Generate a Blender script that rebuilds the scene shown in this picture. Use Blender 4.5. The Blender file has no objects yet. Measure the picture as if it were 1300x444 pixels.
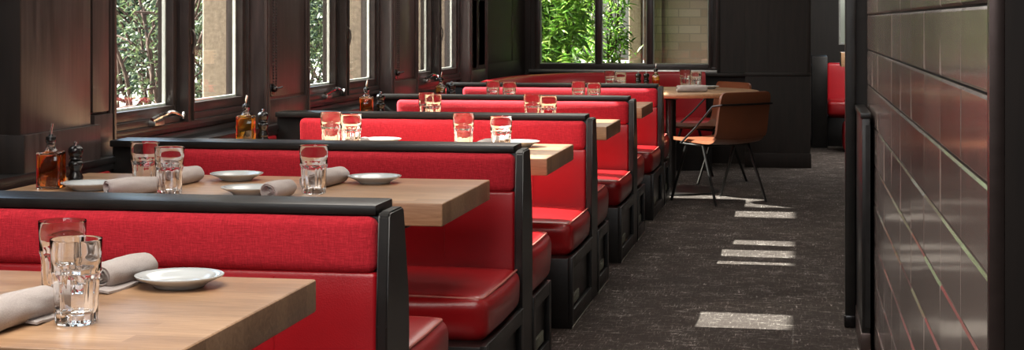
import bpy, bmesh, math, random
from mathutils import Vector, Matrix, noise
random.seed(7)
S = bpy.context.scene
COL = S.collection
PI = math.pi

# ------------------------------------------------------------------ camera
EYE = 1.295
cam_d = bpy.data.cameras.new('camera')
cam_d.sensor_width = 36.0
cam_d.lens = 36.0 * 2048 / 1300
cam_d.shift_y = (28 - 222) / 1300
cam_d.clip_end = 300
cam = bpy.data.objects.new('camera', cam_d)
COL.objects.link(cam)
cam.location = (0, 0, EYE)
cam.rotation_euler = (PI / 2, 0, math.radians(10.187))
S.camera = cam

# ------------------------------------------------------------------ sky, sun, lights, exposure
S.view_settings.view_transform = 'Standard'
S.view_settings.look = 'None'
S.view_settings.exposure = 0.78
S.view_settings.gamma = 1.0
S.view_settings.use_curve_mapping = False
W = bpy.data.worlds.new('sky')
S.world = W
W.use_nodes = True
wn = W.node_tree.nodes
wn.clear()
sky = wn.new('ShaderNodeTexSky')
sky.sky_type = 'NISHITA'
sky.sun_disc = False
sky.sun_elevation = math.radians(40)
sky.sun_rotation = math.radians(250)
sky.air_density = 1.0
sky.dust_density = 4.0
bg = wn.new('ShaderNodeBackground')
bg.inputs[1].default_value = 0.60
wo = wn.new('ShaderNodeOutputWorld')
W.node_tree.links.new(sky.outputs[0], bg.inputs[0])
W.node_tree.links.new(bg.outputs[0], wo.inputs[0])

def light(name, kind, loc, direction, energy, color=(1, 1, 1), size=None, angle=None, portal=False):
    d = bpy.data.lights.new(name, kind)
    d.energy = energy
    d.color = color
    if kind == 'AREA':
        d.shape = 'RECTANGLE'
        d.size, d.size_y = size
        d.cycles.is_portal = portal
    if kind == 'SUN':
        d.angle = angle
    o = bpy.data.objects.new(name, d)
    COL.objects.link(o)
    o.location = loc
    o.rotation_euler = Vector(direction).to_track_quat('-Z', 'Y').to_euler()
    return o

SUN_DIR = (1.0, -0.055, -0.82)
light('sun', 'SUN', (-20, -8, 18), SUN_DIR, 25.0, (1.0, 0.95, 0.89), angle=math.radians(0.6))
# daylight openings of the room (portals only guide the sky's own light)
for _k in range(-3, 3):
    light('window_portal', 'AREA', (-2.64, 5.72 + 2.43 * _k + 0.87, 1.57), (1, 0, 0), 1, size=(1.74, 1.36), portal=True)
light('window_portal', 'AREA', (-1.6, 14.82, 1.57), (0, -1, 0), 1, size=(1.6, 1.36), portal=True)
# unseen soft fill panels added under the ceiling and behind the camera
for _y, _e in ((2.0, 60), (6.0, 34), (10.0, 28), (13.2, 12)):
    light('ceiling_fill', 'AREA', (-1.2, _y, 2.70), (0, 0, -1), _e, (1.0, 0.93, 0.84), size=(1.6, 2.6))
light('front_fill', 'AREA', (-0.9, -1.9, 2.3), (-0.05, 1, -0.22), 26, (0.98, 0.98, 1.0), size=(3.0, 0.8))
light('far_room_fill', 'AREA', (1.1, 15.9, 2.6), (-0.1, .5, -1), 110, (1.0, 0.95, 0.88), size=(1.4, 3.0))  # unseen fill added to brighten the far booth and counter

S.cycles.max_bounces = 10
S.cycles.transparent_max_bounces = 16
S.cycles.transmission_bounces = 10
S.cycles.sample_clamp_indirect = 6.0
S.cycles.blur_glossy = 0.6
S.cycles.use_denoising = True

# ------------------------------------------------------------------ materials
def mat(name):
    m = bpy.data.materials.new(name)
    m.use_nodes = True
    nt = m.node_tree
    b = nt.nodes['Principled BSDF']
    return m, nt, b

def N(nt, t, **kw):
    n = nt.nodes.new(t)
    for k, v in kw.items():
        setattr(n, k, v)
    return n

def coord(nt, scale=(1, 1, 1), rot=(0, 0, 0), which='Object'):
    tc = N(nt, 'ShaderNodeTexCoord')
    mp = N(nt, 'ShaderNodeMapping')
    mp.inputs['Scale'].default_value = scale
    mp.inputs['Rotation'].default_value = rot
    nt.links.new(tc.outputs[which], mp.inputs[0])
    return mp.outputs[0]

def ramp(nt, fac, stops):
    r = N(nt, 'ShaderNodeValToRGB')
    el = r.color_ramp.elements
    el[0].position, el[0].color = stops[0][0], (*stops[0][1], 1)
    el[1].position, el[1].color = stops[-1][0], (*stops[-1][1], 1)
    for p, c in stops[1:-1]:
        e = el.new(p)
        e.color = (*c, 1)
    nt.links.new(fac, r.inputs[0])
    return r.outputs[0]

def noise_tex(nt, vec, scale, detail=4, rough=0.5, dist=0.0):
    n = N(nt, 'ShaderNodeTexNoise')
    n.inputs['Scale'].default_value = scale
    n.inputs['Detail'].default_value = detail
    n.inputs['Roughness'].default_value = rough
    n.inputs['Distortion'].default_value = dist
    nt.links.new(vec, n.inputs['Vector'])
    return n.outputs['Fac']

def bump(nt, b, height, strength, dist=0.01):
    bp = N(nt, 'ShaderNodeBump')
    bp.inputs['Strength'].default_value = strength
    bp.inputs['Distance'].default_value = dist
    nt.links.new(height, bp.inputs['Height'])
    nt.links.new(bp.outputs[0], b.inputs['Normal'])

def simple(name, color, rough=0.5, metal=0.0, spec=0.5, nscale=30, amount=0.25, bmp=0.05, coat=0.0, stretch=(1, 1, 1)):
    m, nt, b = mat(name)
    v = coord(nt, stretch)
    f = noise_tex(nt, v, nscale, 4)
    c0 = tuple(x * (1 - amount) for x in color)
    c1 = tuple(min(1, x * (1 + amount)) for x in color)
    nt.links.new(ramp(nt, f, [(0.3, c0), (0.7, c1)]), b.inputs['Base Color'])
    b.inputs['Roughness'].default_value = rough
    b.inputs['Metallic'].default_value = metal
    b.inputs['Specular IOR Level'].default_value = spec
    b.inputs['Coat Weight'].default_value = coat
    b.inputs['Coat Roughness'].default_value = 0.15
    if bmp:
        bump(nt, b, f, bmp, 0.004)
    return m

M = {}
M['black'] = simple('black_paint', (0.009, 0.008, 0.0075), 0.34, nscale=14, amount=0.4, bmp=0.08)
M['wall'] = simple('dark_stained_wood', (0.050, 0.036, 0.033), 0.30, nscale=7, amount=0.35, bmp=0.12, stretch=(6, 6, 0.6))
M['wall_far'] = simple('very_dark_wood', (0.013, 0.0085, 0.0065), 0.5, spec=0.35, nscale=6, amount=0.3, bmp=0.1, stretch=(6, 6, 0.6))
M['sash'] = simple('dark_window_paint', (0.030, 0.023, 0.021), 0.3, nscale=12, amount=0.3, bmp=0.05)
M['bead'] = simple('pale_glazing_bead', (0.55, 0.55, 0.52), 0.4, nscale=20, amount=0.1)
M['ceiling'] = simple('ceiling_paint', (0.10, 0.085, 0.075), 0.8, nscale=5, amount=0.1)
M['chrome'] = simple('chrome', (0.75, 0.75, 0.74), 0.14, metal=1.0, amount=0.04, bmp=0)
M['steel'] = simple('brushed_steel', (0.45, 0.44, 0.42), 0.3, metal=1.0, amount=0.1, bmp=0.02)
M['mill'] = simple('black_lacquer', (0.006, 0.005, 0.005), 0.22, spec=0.4, amount=0.1, bmp=0, coat=0.15)
M['plate'] = simple('glazed_china', (0.52, 0.55, 0.56), 0.16, nscale=5, amount=0.03, bmp=0, coat=0.5)
M['napkin'] = simple('linen', (0.40, 0.355, 0.34), 0.9, nscale=420, amount=0.1, bmp=0.25)
M['stucco'] = simple('stucco', (0.21, 0.165, 0.12), 0.95, nscale=45, amount=0.22, bmp=0.9)
M['ground'] = simple('pavement', (0.33, 0.31, 0.29), 0.9, nscale=3, amount=0.15)
M['bark'] = simple('bark', (0.06, 0.035, 0.026), 0.9, nscale=25, amount=0.4, bmp=0.5)
M['arm_pad'] = simple('brown_leather_pad', (0.16, 0.10, 0.085), 0.35, nscale=60, amount=0.15, bmp=0.15)
M['vent'] = simple('vent_grille', (0.30, 0.31, 0.25), 0.4, metal=0.5, amount=0.15)
M['bronze'] = simple('dark_bronze', (0.09, 0.075, 0.065), 0.35, metal=0.8, amount=0.15)
M['trim_metal'] = simple('dull_edge_trim', (0.16, 0.12, 0.11), 0.28, metal=0.9, amount=0.1, bmp=0.02)
M['stitch'] = simple('pale_stitched_piping', (0.50, 0.16, 0.13), 0.35, amount=0.15)
M['brass_tip'] = simple('kick_strip', (0.42, 0.38, 0.33), 0.35, metal=0.9, amount=0.1)

def leather(name, color, rough, bscale=260, bstr=0.10, cr=0.25):
    m, nt, b = mat(name)
    v = coord(nt)
    f = noise_tex(nt, v, 4, 4)
    nt.links.new(ramp(nt, f, [(0.3, tuple(x * 0.85 for x in color)), (0.7, tuple(x * 1.12 for x in color))]), b.inputs['Base Color'])
    vo = N(nt, 'ShaderNodeTexVoronoi')
    vo.inputs['Scale'].default_value = bscale
    nt.links.new(v, vo.inputs['Vector'])
    w = noise_tex(nt, v, 9, 3)
    mx = N(nt, 'ShaderNodeMath', operation='MULTIPLY_ADD')
    nt.links.new(w, mx.inputs[0])
    mx.inputs[1].default_value = 2.5
    nt.links.new(vo.outputs['Distance'], mx.inputs[2])
    bump(nt, b, mx.outputs[0], bstr, 0.004)
    b.inputs['Roughness'].default_value = rough
    b.inputs['Coat Weight'].default_value = cr
    b.inputs['Coat Roughness'].default_value = 0.3
    return m
M['vinyl'] = leather('red_vinyl', (0.34, 0.006, 0.012), 0.36)
M['seat'] = leather('red_seat_leather', (0.33, 0.007, 0.010), 0.30, cr=0.35)
M['tan'] = leather('tan_leather', (0.20, 0.062, 0.026), 0.42, bstr=0.12)

# woven red cloth
m, nt, b = mat('red_woven_cloth')
v = coord(nt)
f1 = noise_tex(nt, coord(nt, (1, 1, 7)), 42, 5, 0.7)
f2 = noise_tex(nt, coord(nt, (7, 1, 1)), 42, 5, 0.7)
mm = N(nt, 'ShaderNodeMath', operation='ADD')
nt.links.new(f1, mm.inputs[0]); nt.links.new(f2, mm.inputs[1])
hf = N(nt, 'ShaderNodeMath', operation='MULTIPLY'); hf.inputs[1].default_value = .5
nt.links.new(mm.outputs[0], hf.inputs[0])
nt.links.new(ramp(nt, hf.outputs[0], [(0.36, (0.32, 0.004, 0.011)), (0.5, (0.47, 0.008, 0.022)), (0.64, (0.62, 0.022, 0.040))]), b.inputs['Base Color'])
b.inputs['Roughness'].default_value = 0.92
b.inputs['Sheen Weight'].default_value = 0.08
b.inputs['Sheen Tint'].default_value = (1, 0.35, 0.35, 1)
bump(nt, b, mm.outputs[0], 0.55, 0.003)
M['cloth'] = m

# butcher block table tops: staves along X, each with its own tone
def wood(name, c0, c1, c2):
    m, nt, b = mat(name)
    br = N(nt, 'ShaderNodeTexBrick')
    br.inputs['Color1'].default_value = (0.2, 0.2, 0.2, 1)
    br.inputs['Color2'].default_value = (0.9, 0.9, 0.9, 1)
    br.inputs['Mortar'].default_value = (0.35, 0.35, 0.35, 1)
    br.inputs['Scale'].default_value = 1.0
    br.inputs['Mortar Size'].default_value = 0.0006
    br.inputs['Brick Width'].default_value = 0.62
    br.inputs['Row Height'].default_value = 0.062
    nt.links.new(coord(nt), br.inputs['Vector'])
    g = coord(nt, (1.3, 13, 13))
    gr = noise_tex(nt, g, 3.2, 7, 0.66, 2.2)
    mx = N(nt, 'ShaderNodeMix', data_type='RGBA', blend_type='MIX')
    mx.inputs[0].default_value = 0.26
    nt.links.new(gr, mx.inputs[6])
    nt.links.new(br.outputs['Color'], mx.inputs[7])
    nt.links.new(ramp(nt, mx.outputs[2], [(0.25, c0), (0.5, c1), (0.75, c2)]), b.inputs['Base Color'])
    b.inputs['Roughness'].default_value = 0.36
    b.inputs['Coat Weight'].default_value = 0.25
    b.inputs['Coat Roughness'].default_value = 0.28
    bump(nt, b, gr, 0.08, 0.003)
    return m
M['oak'] = wood('oak_butcher_block', (0.18, 0.092, 0.045), (0.36, 0.205, 0.110), (0.52, 0.325, 0.185))

# carpet: dark grey brown with pale scratchy threads
m, nt, b = mat('patterned_carpet')
v = coord(nt)
a1 = noise_tex(nt, coord(nt, (4.0, 15, 1)), 3.0, 9, 0.85, 0.5)
a2 = noise_tex(nt, coord(nt, (34, 3.5, 1)), 3.0, 9, 0.85, 0.5)
patchy = noise_tex(nt, v, 5.5, 5, 0.65)
mxm = N(nt, 'ShaderNodeMath', operation='MAXIMUM')
nt.links.new(a1, mxm.inputs[0]); nt.links.new(a2, mxm.inputs[1])
ad = N(nt, 'ShaderNodeMath', operation='MULTIPLY_ADD')
nt.links.new(patchy, ad.inputs[0]); ad.inputs[1].default_value = 0.22
nt.links.new(mxm.outputs[0], ad.inputs[2])
nt.links.new(ramp(nt, ad.outputs[0], [(0.62, (0.040, 0.031, 0.027)), (0.69, (0.080, 0.066, 0.059)), (0.72, (0.20, 0.175, 0.16)), (0.77, (0.60, 0.56, 0.52))]), b.inputs['Base Color'])
b.inputs['Roughness'].default_value = 0.95
b.inputs['Specular IOR Level'].default_value = 0.2
pile = noise_tex(nt, v, 260, 3)
bump(nt, b, pile, 0.9, 0.006)
M['carpet'] = m

# glazed tile
m, nt, b = mat('glazed_brown_tile')
gi = N(nt, 'ShaderNodeNewGeometry')
nt.links.new(ramp(nt, gi.outputs['Random Per Island'], [(0.0, (0.17, 0.13, 0.117)), (0.5, (0.23, 0.18, 0.162)), (1.0, (0.31, 0.25, 0.23))]), b.inputs['Base Color'])
b.inputs['Roughness'].default_value = 0.20
b.inputs['Specular IOR Level'].default_value = 0.8
b.inputs['Coat Weight'].default_value = 0.8
b.inputs['Coat Roughness'].default_value = 0.11
v = coord(nt)
f = noise_tex(nt, v, 5.5, 3)
f2 = noise_tex(nt, v, 55, 2)
mm = N(nt, 'ShaderNodeMath', operation='MULTIPLY_ADD')
nt.links.new(f2, mm.inputs[0]); mm.inputs[1].default_value = 0.10
nt.links.new(f, mm.inputs[2])
bump(nt, b, mm.outputs[0], 0.18, 0.02)
M['tile'] = m
M['grout'] = simple('dark_grout', (0.012, 0.008, 0.007), 0.8)

# window pane: thin clear sheet with a Fresnel reflection
m = bpy.data.materials.new('window_glass'); m.use_nodes = True
nt = m.node_tree; nt.nodes.clear()
tr = N(nt, 'ShaderNodeBsdfTransparent'); tr.inputs[0].default_value = (0.90, 0.93, 0.91, 1)
gl = N(nt, 'ShaderNodeBsdfGlossy'); gl.inputs['Roughness'].default_value = 0.02
lw = N(nt, 'ShaderNodeLayerWeight'); lw.inputs[0].default_value = 0.5
pw = N(nt, 'ShaderNodeMath', operation='POWER'); pw.inputs[1].default_value = 5.0
nt.links.new(lw.outputs['Facing'], pw.inputs[0])
fr = N(nt, 'ShaderNodeMath', operation='MULTIPLY_ADD'); fr.inputs[1].default_value = 0.9; fr.inputs[2].default_value = 0.04
nt.links.new(pw.outputs[0], fr.inputs[0])
mx = N(nt, 'ShaderNodeMixShader'); ou = N(nt, 'ShaderNodeOutputMaterial')
nt.links.new(fr.outputs[0], mx.inputs[0]); nt.links.new(tr.outputs[0], mx.inputs[1])
nt.links.new(gl.outputs[0], mx.inputs[2]); nt.links.new(mx.outputs[0], ou.inputs[0])
M['pane'] = m

def glassy(name, col, rough=0.0, ior=1.5):
    m, nt, b = mat(name)
    b.inputs['Base Color'].default_value = (*col, 1)
    b.inputs['Transmission Weight'].default_value = 1.0
    b.inputs['Roughness'].default_value = rough
    b.inputs['IOR'].default_value = ior
    f = noise_tex(nt, coord(nt), 26, 2)
    bump(nt, b, f, 0.06, 0.004)
    return m
M['glass'] = glassy('clear_glass', (1, 1, 1))
M['oil_gold'] = glassy('golden_oil', (0.95, 0.50, 0.05), ior=1.46)
M['oil_red'] = glassy('amber_chilli_oil', (0.72, 0.20, 0.03), ior=1.46)
M['oil_amber'] = glassy('amber_oil', (0.92, 0.36, 0.05), ior=1.46)
M['oil_olive'] = glassy('dark_olive_oil', (0.40, 0.26, 0.03), ior=1.46)

def leaf_mat(name, c0, c1, c2):
    m = bpy.data.materials.new(name); m.use_nodes = True
    nt = m.node_tree; nt.nodes.clear()
    g = N(nt, 'ShaderNodeNewGeometry')
    col = ramp(nt, g.outputs['Random Per Island'], [(0, c0), (0.5, c1), (1, c2)])
    d = N(nt, 'ShaderNodeBsdfDiffuse'); t = N(nt, 'ShaderNodeBsdfTranslucent')
    s = N(nt, 'ShaderNodeBsdfGlossy'); s.inputs['Roughness'].default_value = 0.35
    m1 = N(nt, 'ShaderNodeMixShader'); m1.inputs[0].default_value = 0.4
    m2 = N(nt, 'ShaderNodeMixShader'); m2.inputs[0].default_value = 0.08
    o = N(nt, 'ShaderNodeOutputMaterial')
    nt.links.new(col, d.inputs[0]); nt.links.new(col, t.inputs[0])
    nt.links.new(d.outputs[0], m1.inputs[1]); nt.links.new(t.outputs[0], m1.inputs[2])
    nt.links.new(m1.outputs[0], m2.inputs[1]); nt.links.new(s.outputs[0], m2.inputs[2])
    nt.links.new(m2.outputs[0], o.inputs[0])
    return m
M['leaf_bright'] = leaf_mat('bright_leaves', (0.07, 0.20, 0.02), (0.20, 0.42, 0.05), (0.42, 0.60, 0.12))
M['leaf_dark'] = leaf_mat('muted_leaves', (0.015, 0.03, 0.012), (0.05, 0.085, 0.03), (0.15, 0.19, 0.08))

# brick
m, nt, b = mat('brown_brick')
br = N(nt, 'ShaderNodeTexBrick')
br.inputs['Color1'].default_value = (0.34, 0.25, 0.20, 1)
br.inputs['Color2'].default_value = (0.48, 0.38, 0.32, 1)
br.inputs['Mortar'].default_value = (0.32, 0.26, 0.22, 1)
br.inputs['Scale'].default_value = 1.0
br.inputs['Brick Width'].default_value = 0.24
br.inputs['Row Height'].default_value = 0.09
br.inputs['Mortar Size'].default_value = 0.006
nt.links.new(coord(nt, (1, 1, 1), (PI / 2, 0, 0)), br.inputs['Vector'])
nt.links.new(br.outputs['Color'], b.inputs['Base Color'])
b.inputs['Roughness'].default_value = 0.9
bump(nt, b, noise_tex(nt, coord(nt), 30, 4), 0.5, 0.01)
M['brick'] = m

# ------------------------------------------------------------------ mesh helpers
def link(name, bm, m, parent=None, loc=(0, 0, 0), smooth=True, angle=40):
    me = bpy.data.meshes.new(name)
    bmesh.ops.recalc_face_normals(bm, faces=bm.faces[:])
    bm.to_mesh(me); bm.free()
    me.materials.append(m)
    if smooth:
        me.polygons.foreach_set('use_smooth', [True] * len(me.polygons))
        me.set_sharp_from_angle(angle=math.radians(angle))
    o = bpy.data.objects.new(name, me)
    COL.objects.link(o)
    o.location = loc
    if parent is not None:
        o.parent = parent
    return o

def empty(name, loc, label, cat, group=None, rz=0):
    o = bpy.data.objects.new(name, None)
    COL.objects.link(o)
    o.empty_display_size = 0.1
    o.location = loc
    o.rotation_euler = (0, 0, rz)
    tag(o, label, cat, group)
    return o

def tag(o, label, cat, group=None, kind=None):
    if label: o['label'] = label
    if cat: o['category'] = cat
    if group: o['group'] = group
    if kind: o['kind'] = kind
    return o

def struct(o, label=None):
    o['kind'] = 'structure'
    if label: o['label'] = label
    return o

def box(bm, x0, x1, y0, y1, z0, z1, bev=0.0, seg=2):
    r = bmesh.ops.create_cube(bm, size=1)
    vs = r['verts']
    for v in vs:
        v.co = Vector((x0 + (v.co.x + .5) * (x1 - x0), y0 + (v.co.y + .5) * (y1 - y0), z0 + (v.co.z + .5) * (z1 - z0)))
    if bev > 0:
        es = list({e for v in vs for e in v.link_edges})
        bmesh.ops.bevel(bm, geom=es, offset=bev, segments=seg, affect='EDGES', profile=0.6)
    return vs

def BM():
    return bmesh.new()

def prism(bm, pts, axis, a0, a1, bev=0):
    """pts: 2-D outline; axis 'x': (y,z) outline swept along x; 'z': (x,y) swept along z; 'y': (x,z)"""
    def P(p, a):
        return {'x': (a, p[0], p[1]), 'z': (p[0], p[1], a), 'y': (p[0], a, p[1])}[axis]
    v0 = [bm.verts.new(P(p, a0)) for p in pts]
    v1 = [bm.verts.new(P(p, a1)) for p in pts]
    n = len(pts)
    fs = [bm.faces.new(v0), bm.faces.new(v1[::-1])]
    for i in range(n):
        fs.append(bm.faces.new((v0[i], v0[(i + 1) % n], v1[(i + 1) % n], v1[i])))
    if bev:
        es = list({e for f in fs for e in f.edges})
        bmesh.ops.bevel(bm, geom=es, offset=bev, segments=2, affect='EDGES')

def rounded_box(bm, x0, x1, y0, y1, z0, z1, r, n=(14, 10, 6), bulge=(0, 0, 0), fn=None):
    """box with rounded edges of radius r, each face pushed outwards by bulge"""
    c = Vector(((x0 + x1) / 2, (y0 + y1) / 2, (z0 + z1) / 2))
    h = Vector(((x1 - x0) / 2, (y1 - y0) / 2, (z1 - z0) / 2))
    rr = min(r, h.x * .999, h.y * .999, h.z * .999)
    cache = {}
    def samples(L, k):
        inner = L - rr
        s = [-L, -L + rr * .12, -L + rr * .35, -L + rr * .65, -L + rr]
        for i in range(1, k):
            s.append(-inner + 2 * inner * i / k)
        return s + [-q for q in s[4::-1]]
    ax = [samples(h.x, n[0]), samples(h.y, n[1]), samples(h.z, n[2])]
    def vert(ix, iy, iz):
        key = (ix, iy, iz)
        if key not in cache:
            p = Vector((ax[0][ix], ax[1][iy], ax[2][iz]))
            q = Vector([max(-h[i] + rr, min(h[i] - rr, p[i])) for i in range(3)])
            d = p - q
            m_ = max(abs(d.x), abs(d.y), abs(d.z))
            if d.length > 1e-9:
                # cube-to-sphere mapping of the corner region
                d = d.normalized() * m_
            out = q + d
            u = [out[i] / h[i] for i in range(3)]
            for i in range(3):
                j, k = (i + 1) % 3, (i + 2) % 3
                w = max(0, 1 - u[j] ** 2) * max(0, 1 - u[k] ** 2)
                out[i] += bulge[i] * w * (1 if u[i] > 0 else -1) * abs(u[i]) ** 3
            out = out + c
            if fn:
                out = fn(out)
            cache[key] = bm.verts.new(out)
        return cache[key]
    L = [len(a) - 1 for a in ax]
    def quad(f, a, b_):
        for i in range(a):
            for j in range(b_):
                try:
                    bm.faces.new((f(i, j), f(i + 1, j), f(i + 1, j + 1), f(i, j + 1)))
                except ValueError:
                    pass
    for e in (0, L[2]): quad(lambda i, j: vert(i, j, e), L[0], L[1])
    for e in (0, L[1]): quad(lambda i, j: vert(i, e, j), L[0], L[2])
    for e in (0, L[0]): quad(lambda i, j: vert(e, i, j), L[1], L[2])

def tube(bm, pts, r, seg=10, closed=False, caps=True, radii=None):
    pts = [Vector(p) for p in pts]
    n = len(pts)
    rings = []
    up = Vector((0, 0, 1))
    prev = None
    for i, p in enumerate(pts):
        if closed:
            t = (pts[(i + 1) % n] - pts[i - 1]).normalized()
        else:
            t = (pts[min(i + 1, n - 1)] - pts[max(i - 1, 0)]).normalized()
        if prev is None:
            a = up if abs(t.dot(up)) < .95 else Vector((1, 0, 0))
            s = t.cross(a).normalized()
        else:
            s = (prev - t * prev.dot(t)).normalized()
        prev = s
        u = t.cross(s)
        rad = radii[i] if radii else r
        rings.append([bm.verts.new(p + (s * math.cos(2 * PI * k / seg) + u * math.sin(2 * PI * k / seg)) * rad) for k in range(seg)])
    m_ = n if closed else n - 1
    for i in range(m_):
        a, b_ = rings[i], rings[(i + 1) % n]
        for k in range(seg):
            bm.faces.new((a[k], a[(k + 1) % seg], b_[(k + 1) % seg], b_[k]))
    if caps and not closed:
        bm.faces.new(rings[0][::-1]); bm.faces.new(rings[-1])

def lathe(bm, prof, seg=32, center=(0, 0, 0), rfn=None):
    """prof: list of (r, z); open profile closed at the axis when r == 0"""
    c = Vector(center)
    rings = []
    for i, (r, z) in enumerate(prof):
        if r <= 1e-6:
            rings.append([bm.verts.new(c + Vector((0, 0, z)))])
        else:
            rings.append([bm.verts.new(c + Vector(((rfn(i, r, 2 * PI * k / seg) if rfn else r) * math.cos(2 * PI * k / seg),
                                                   (rfn(i, r, 2 * PI * k / seg) if rfn else r) * math.sin(2 * PI * k / seg), z))) for k in range(seg)])
    for a, b_ in zip(rings, rings[1:]):
        for k in range(seg):
            k2 = (k + 1) % seg
            if len(a) == 1 and len(b_) == 1: continue
            if len(a) == 1: bm.faces.new((a[0], b_[k], b_[k2]))
            elif len(b_) == 1: bm.faces.new((a[k], a[k2], b_[0]))
            else: bm.faces.new((a[k], a[k2], b_[k2], b_[k]))

def smooth_path(pts, n=6):
    pts = [Vector(p) for p in pts]
    out = []
    for i in range(len(pts) - 1):
        p0, p1, p2, p3 = pts[max(i - 1, 0)], pts[i], pts[i + 1], pts[min(i + 2, len(pts) - 1)]
        for k in range(n):
            t = k / n
            out.append(0.5 * ((2 * p1) + (p2 - p0) * t + (2 * p0 - 5 * p1 + 4 * p2 - p3) * t * t + (3 * p1 - p0 - 3 * p2 + p3) * t ** 3))
    out.append(pts[-1])
    return out

def copy_tree(o, parent=None):
    c = o.copy()
    COL.objects.link(c)
    c.parent = parent
    for ch in list(o.children):
        copy_tree(ch, c)
    return c

# ------------------------------------------------------------------ the room shell
XW = -2.75          # outer face of the left wall
H = 2.75            # ceiling height
PIT = 2.43          # spacing of the window bays
bays = [5.72 + PIT * k for k in range(-3, 3)]
OPEN = 1.74
YFAR = 14.95
SILL, HEAD = 0.86, 2.24

bm = BM(); box(bm, XW, 3.0, -2.2, 20.2, -0.12, 0.0)
struct(link('floor', bm, M['carpet'], smooth=False))
bm = BM(); box(bm, XW - .3, 3.0, -2.2, 20.2, H, H + .12)
struct(link('ceiling', bm, M['ceiling'], smooth=False))

# left wall: low wall, header, piers between the window bays
bm = BM()
box(bm, XW, -2.505, -2.2, 14.9, 0, 0.775)
box(bm, XW, -2.655, -2.2, 14.9, 0.775, SILL - .012)
box(bm, XW, -2.56, -2.2, 14.9, HEAD, H)
ys = [-2.2] + [v for b_ in bays for v in (b_, b_ + OPEN)] + [14.9]
for i in range(0, len(ys), 2):
    box(bm, XW, -2.56, ys[i], ys[i + 1], 0.775, HEAD)
struct(link('wall_left', bm, M['wall'], smooth=False))

# ledge running along the windows
bm = BM()
box(bm, -2.66, -2.492, -2.1, 14.6, 0.776, 0.80, 0.004)
box(bm, -2.505, -2.498, -2.1, 14.6, 0.755, 0.776)
struct(link('trim_1', bm, M['black']))
# stool below the sashes, broken by the piers
bm = BM()
for b_ in bays:
    box(bm, -2.75, -2.615, b_ + .001, b_ + OPEN - .001, SILL - .012, SILL + .008, 0.004)
    box(bm, -2.655, -2.640, b_ + .001, b_ + OPEN - .001, 0.80, 0.824, 0.003)
struct(link('trim_2', bm, M['sash']))

# panelling on the piers
def pier_panel(name, y0, y1, board=False):
    bm = BM()
    X = -2.56
    ya = y0 - (.12 if board else 0)
    # vertical casings on both edges
    for a, b_ in ((y0 - .004, y0 + .05), (y1 - .05, y1 + .004))[1 if board else 0:]:
        box(bm, X, X + .018, a, b_, 0.80, H, 0.004)
        box(bm, X, X + .027, a + .012, a + .024, 0.80, H, 0.003)
    if board:
        box(bm, -2.66, -2.498, ya, y0 + .455, 0.785, 0.925, 0.004)
        box(bm, -2.66, -2.512, ya, y0 + .40, 0.925, H, 0.003)
        rv = BM(); box(rv, -2.66, -2.4975, ya - .012, ya, 0.80, 0.926, .002); box(rv, -2.66, -2.5115, ya - .012, ya, 0.926, H, .002)
        struct(link(name + '1', rv, M['wall_far']))  # darker sheet over the reveal, its shade put into the colour
        box(bm, X, X + .030, y0 + .475, y1 - .06, 0.80, 0.955, 0.003)
        box(bm, X, X + .022, y0 + .475, y1 - .075, 0.965, H, 0.003)
    else:
        box(bm, X, X + .016, y0 + .05, y1 - .05, 0.80, 0.915, 0.004)
        box(bm, X, X + .016, y0 + .05, y1 - .05, 1.485, H, 0.004)
        box(bm, X, X + .006, y0 + .06, y1 - .06, 0.93, 1.47, 0.003)
    struct(link(name, bm, M['wall']))
k = 3
for b_ in bays:
    y0, y1 = b_ + OPEN, b_ + PIT
    if y1 > 14: continue
    pier_panel('trim_%d' % k, y0, y1, board=abs(y0 - 5.03) < .01)
    k += 1
# last casing beside the far corner
bm = BM()
y0 = bays[-1] + OPEN
for j in range(3):
    box(bm, -2.56, -2.542 - .006 * j, y0 + .05 * j, y0 + .05 * j + .035, 0.80, H, 0.004)
box(bm, -2.56, -2.554, y0 + .14, 14.895, 0.80, H, .001)
box(bm, -2.56, -2.55, y0 + .3, 14.6, 0.80, 0.95, .003)
box(bm, -2.56, -2.55, y0 + .3, y0 + .38, 0.95, H, .003)
box(bm, -2.56, -2.55, 14.2, 14.3, 0.95, H, .003)
struct(link('trim_%d' % k, bm, M['wall_far'])); k += 1

def rect_ring(bm, x0, x1, y0, y1, z0, z1, w, bev=0.003):
    """picture frame in the YZ plane"""
    box(bm, x0, x1, y0, y0 + w, z0, z1, bev)
    box(bm, x0, x1, y1 - w, y1, z0, z1, bev)
    box(bm, x0, x1, y0 + w, y1 - w, z0, z0 + w, bev)
    box(bm, x0, x1, y0 + w, y1 - w, z1 - w, z1, bev)

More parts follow.
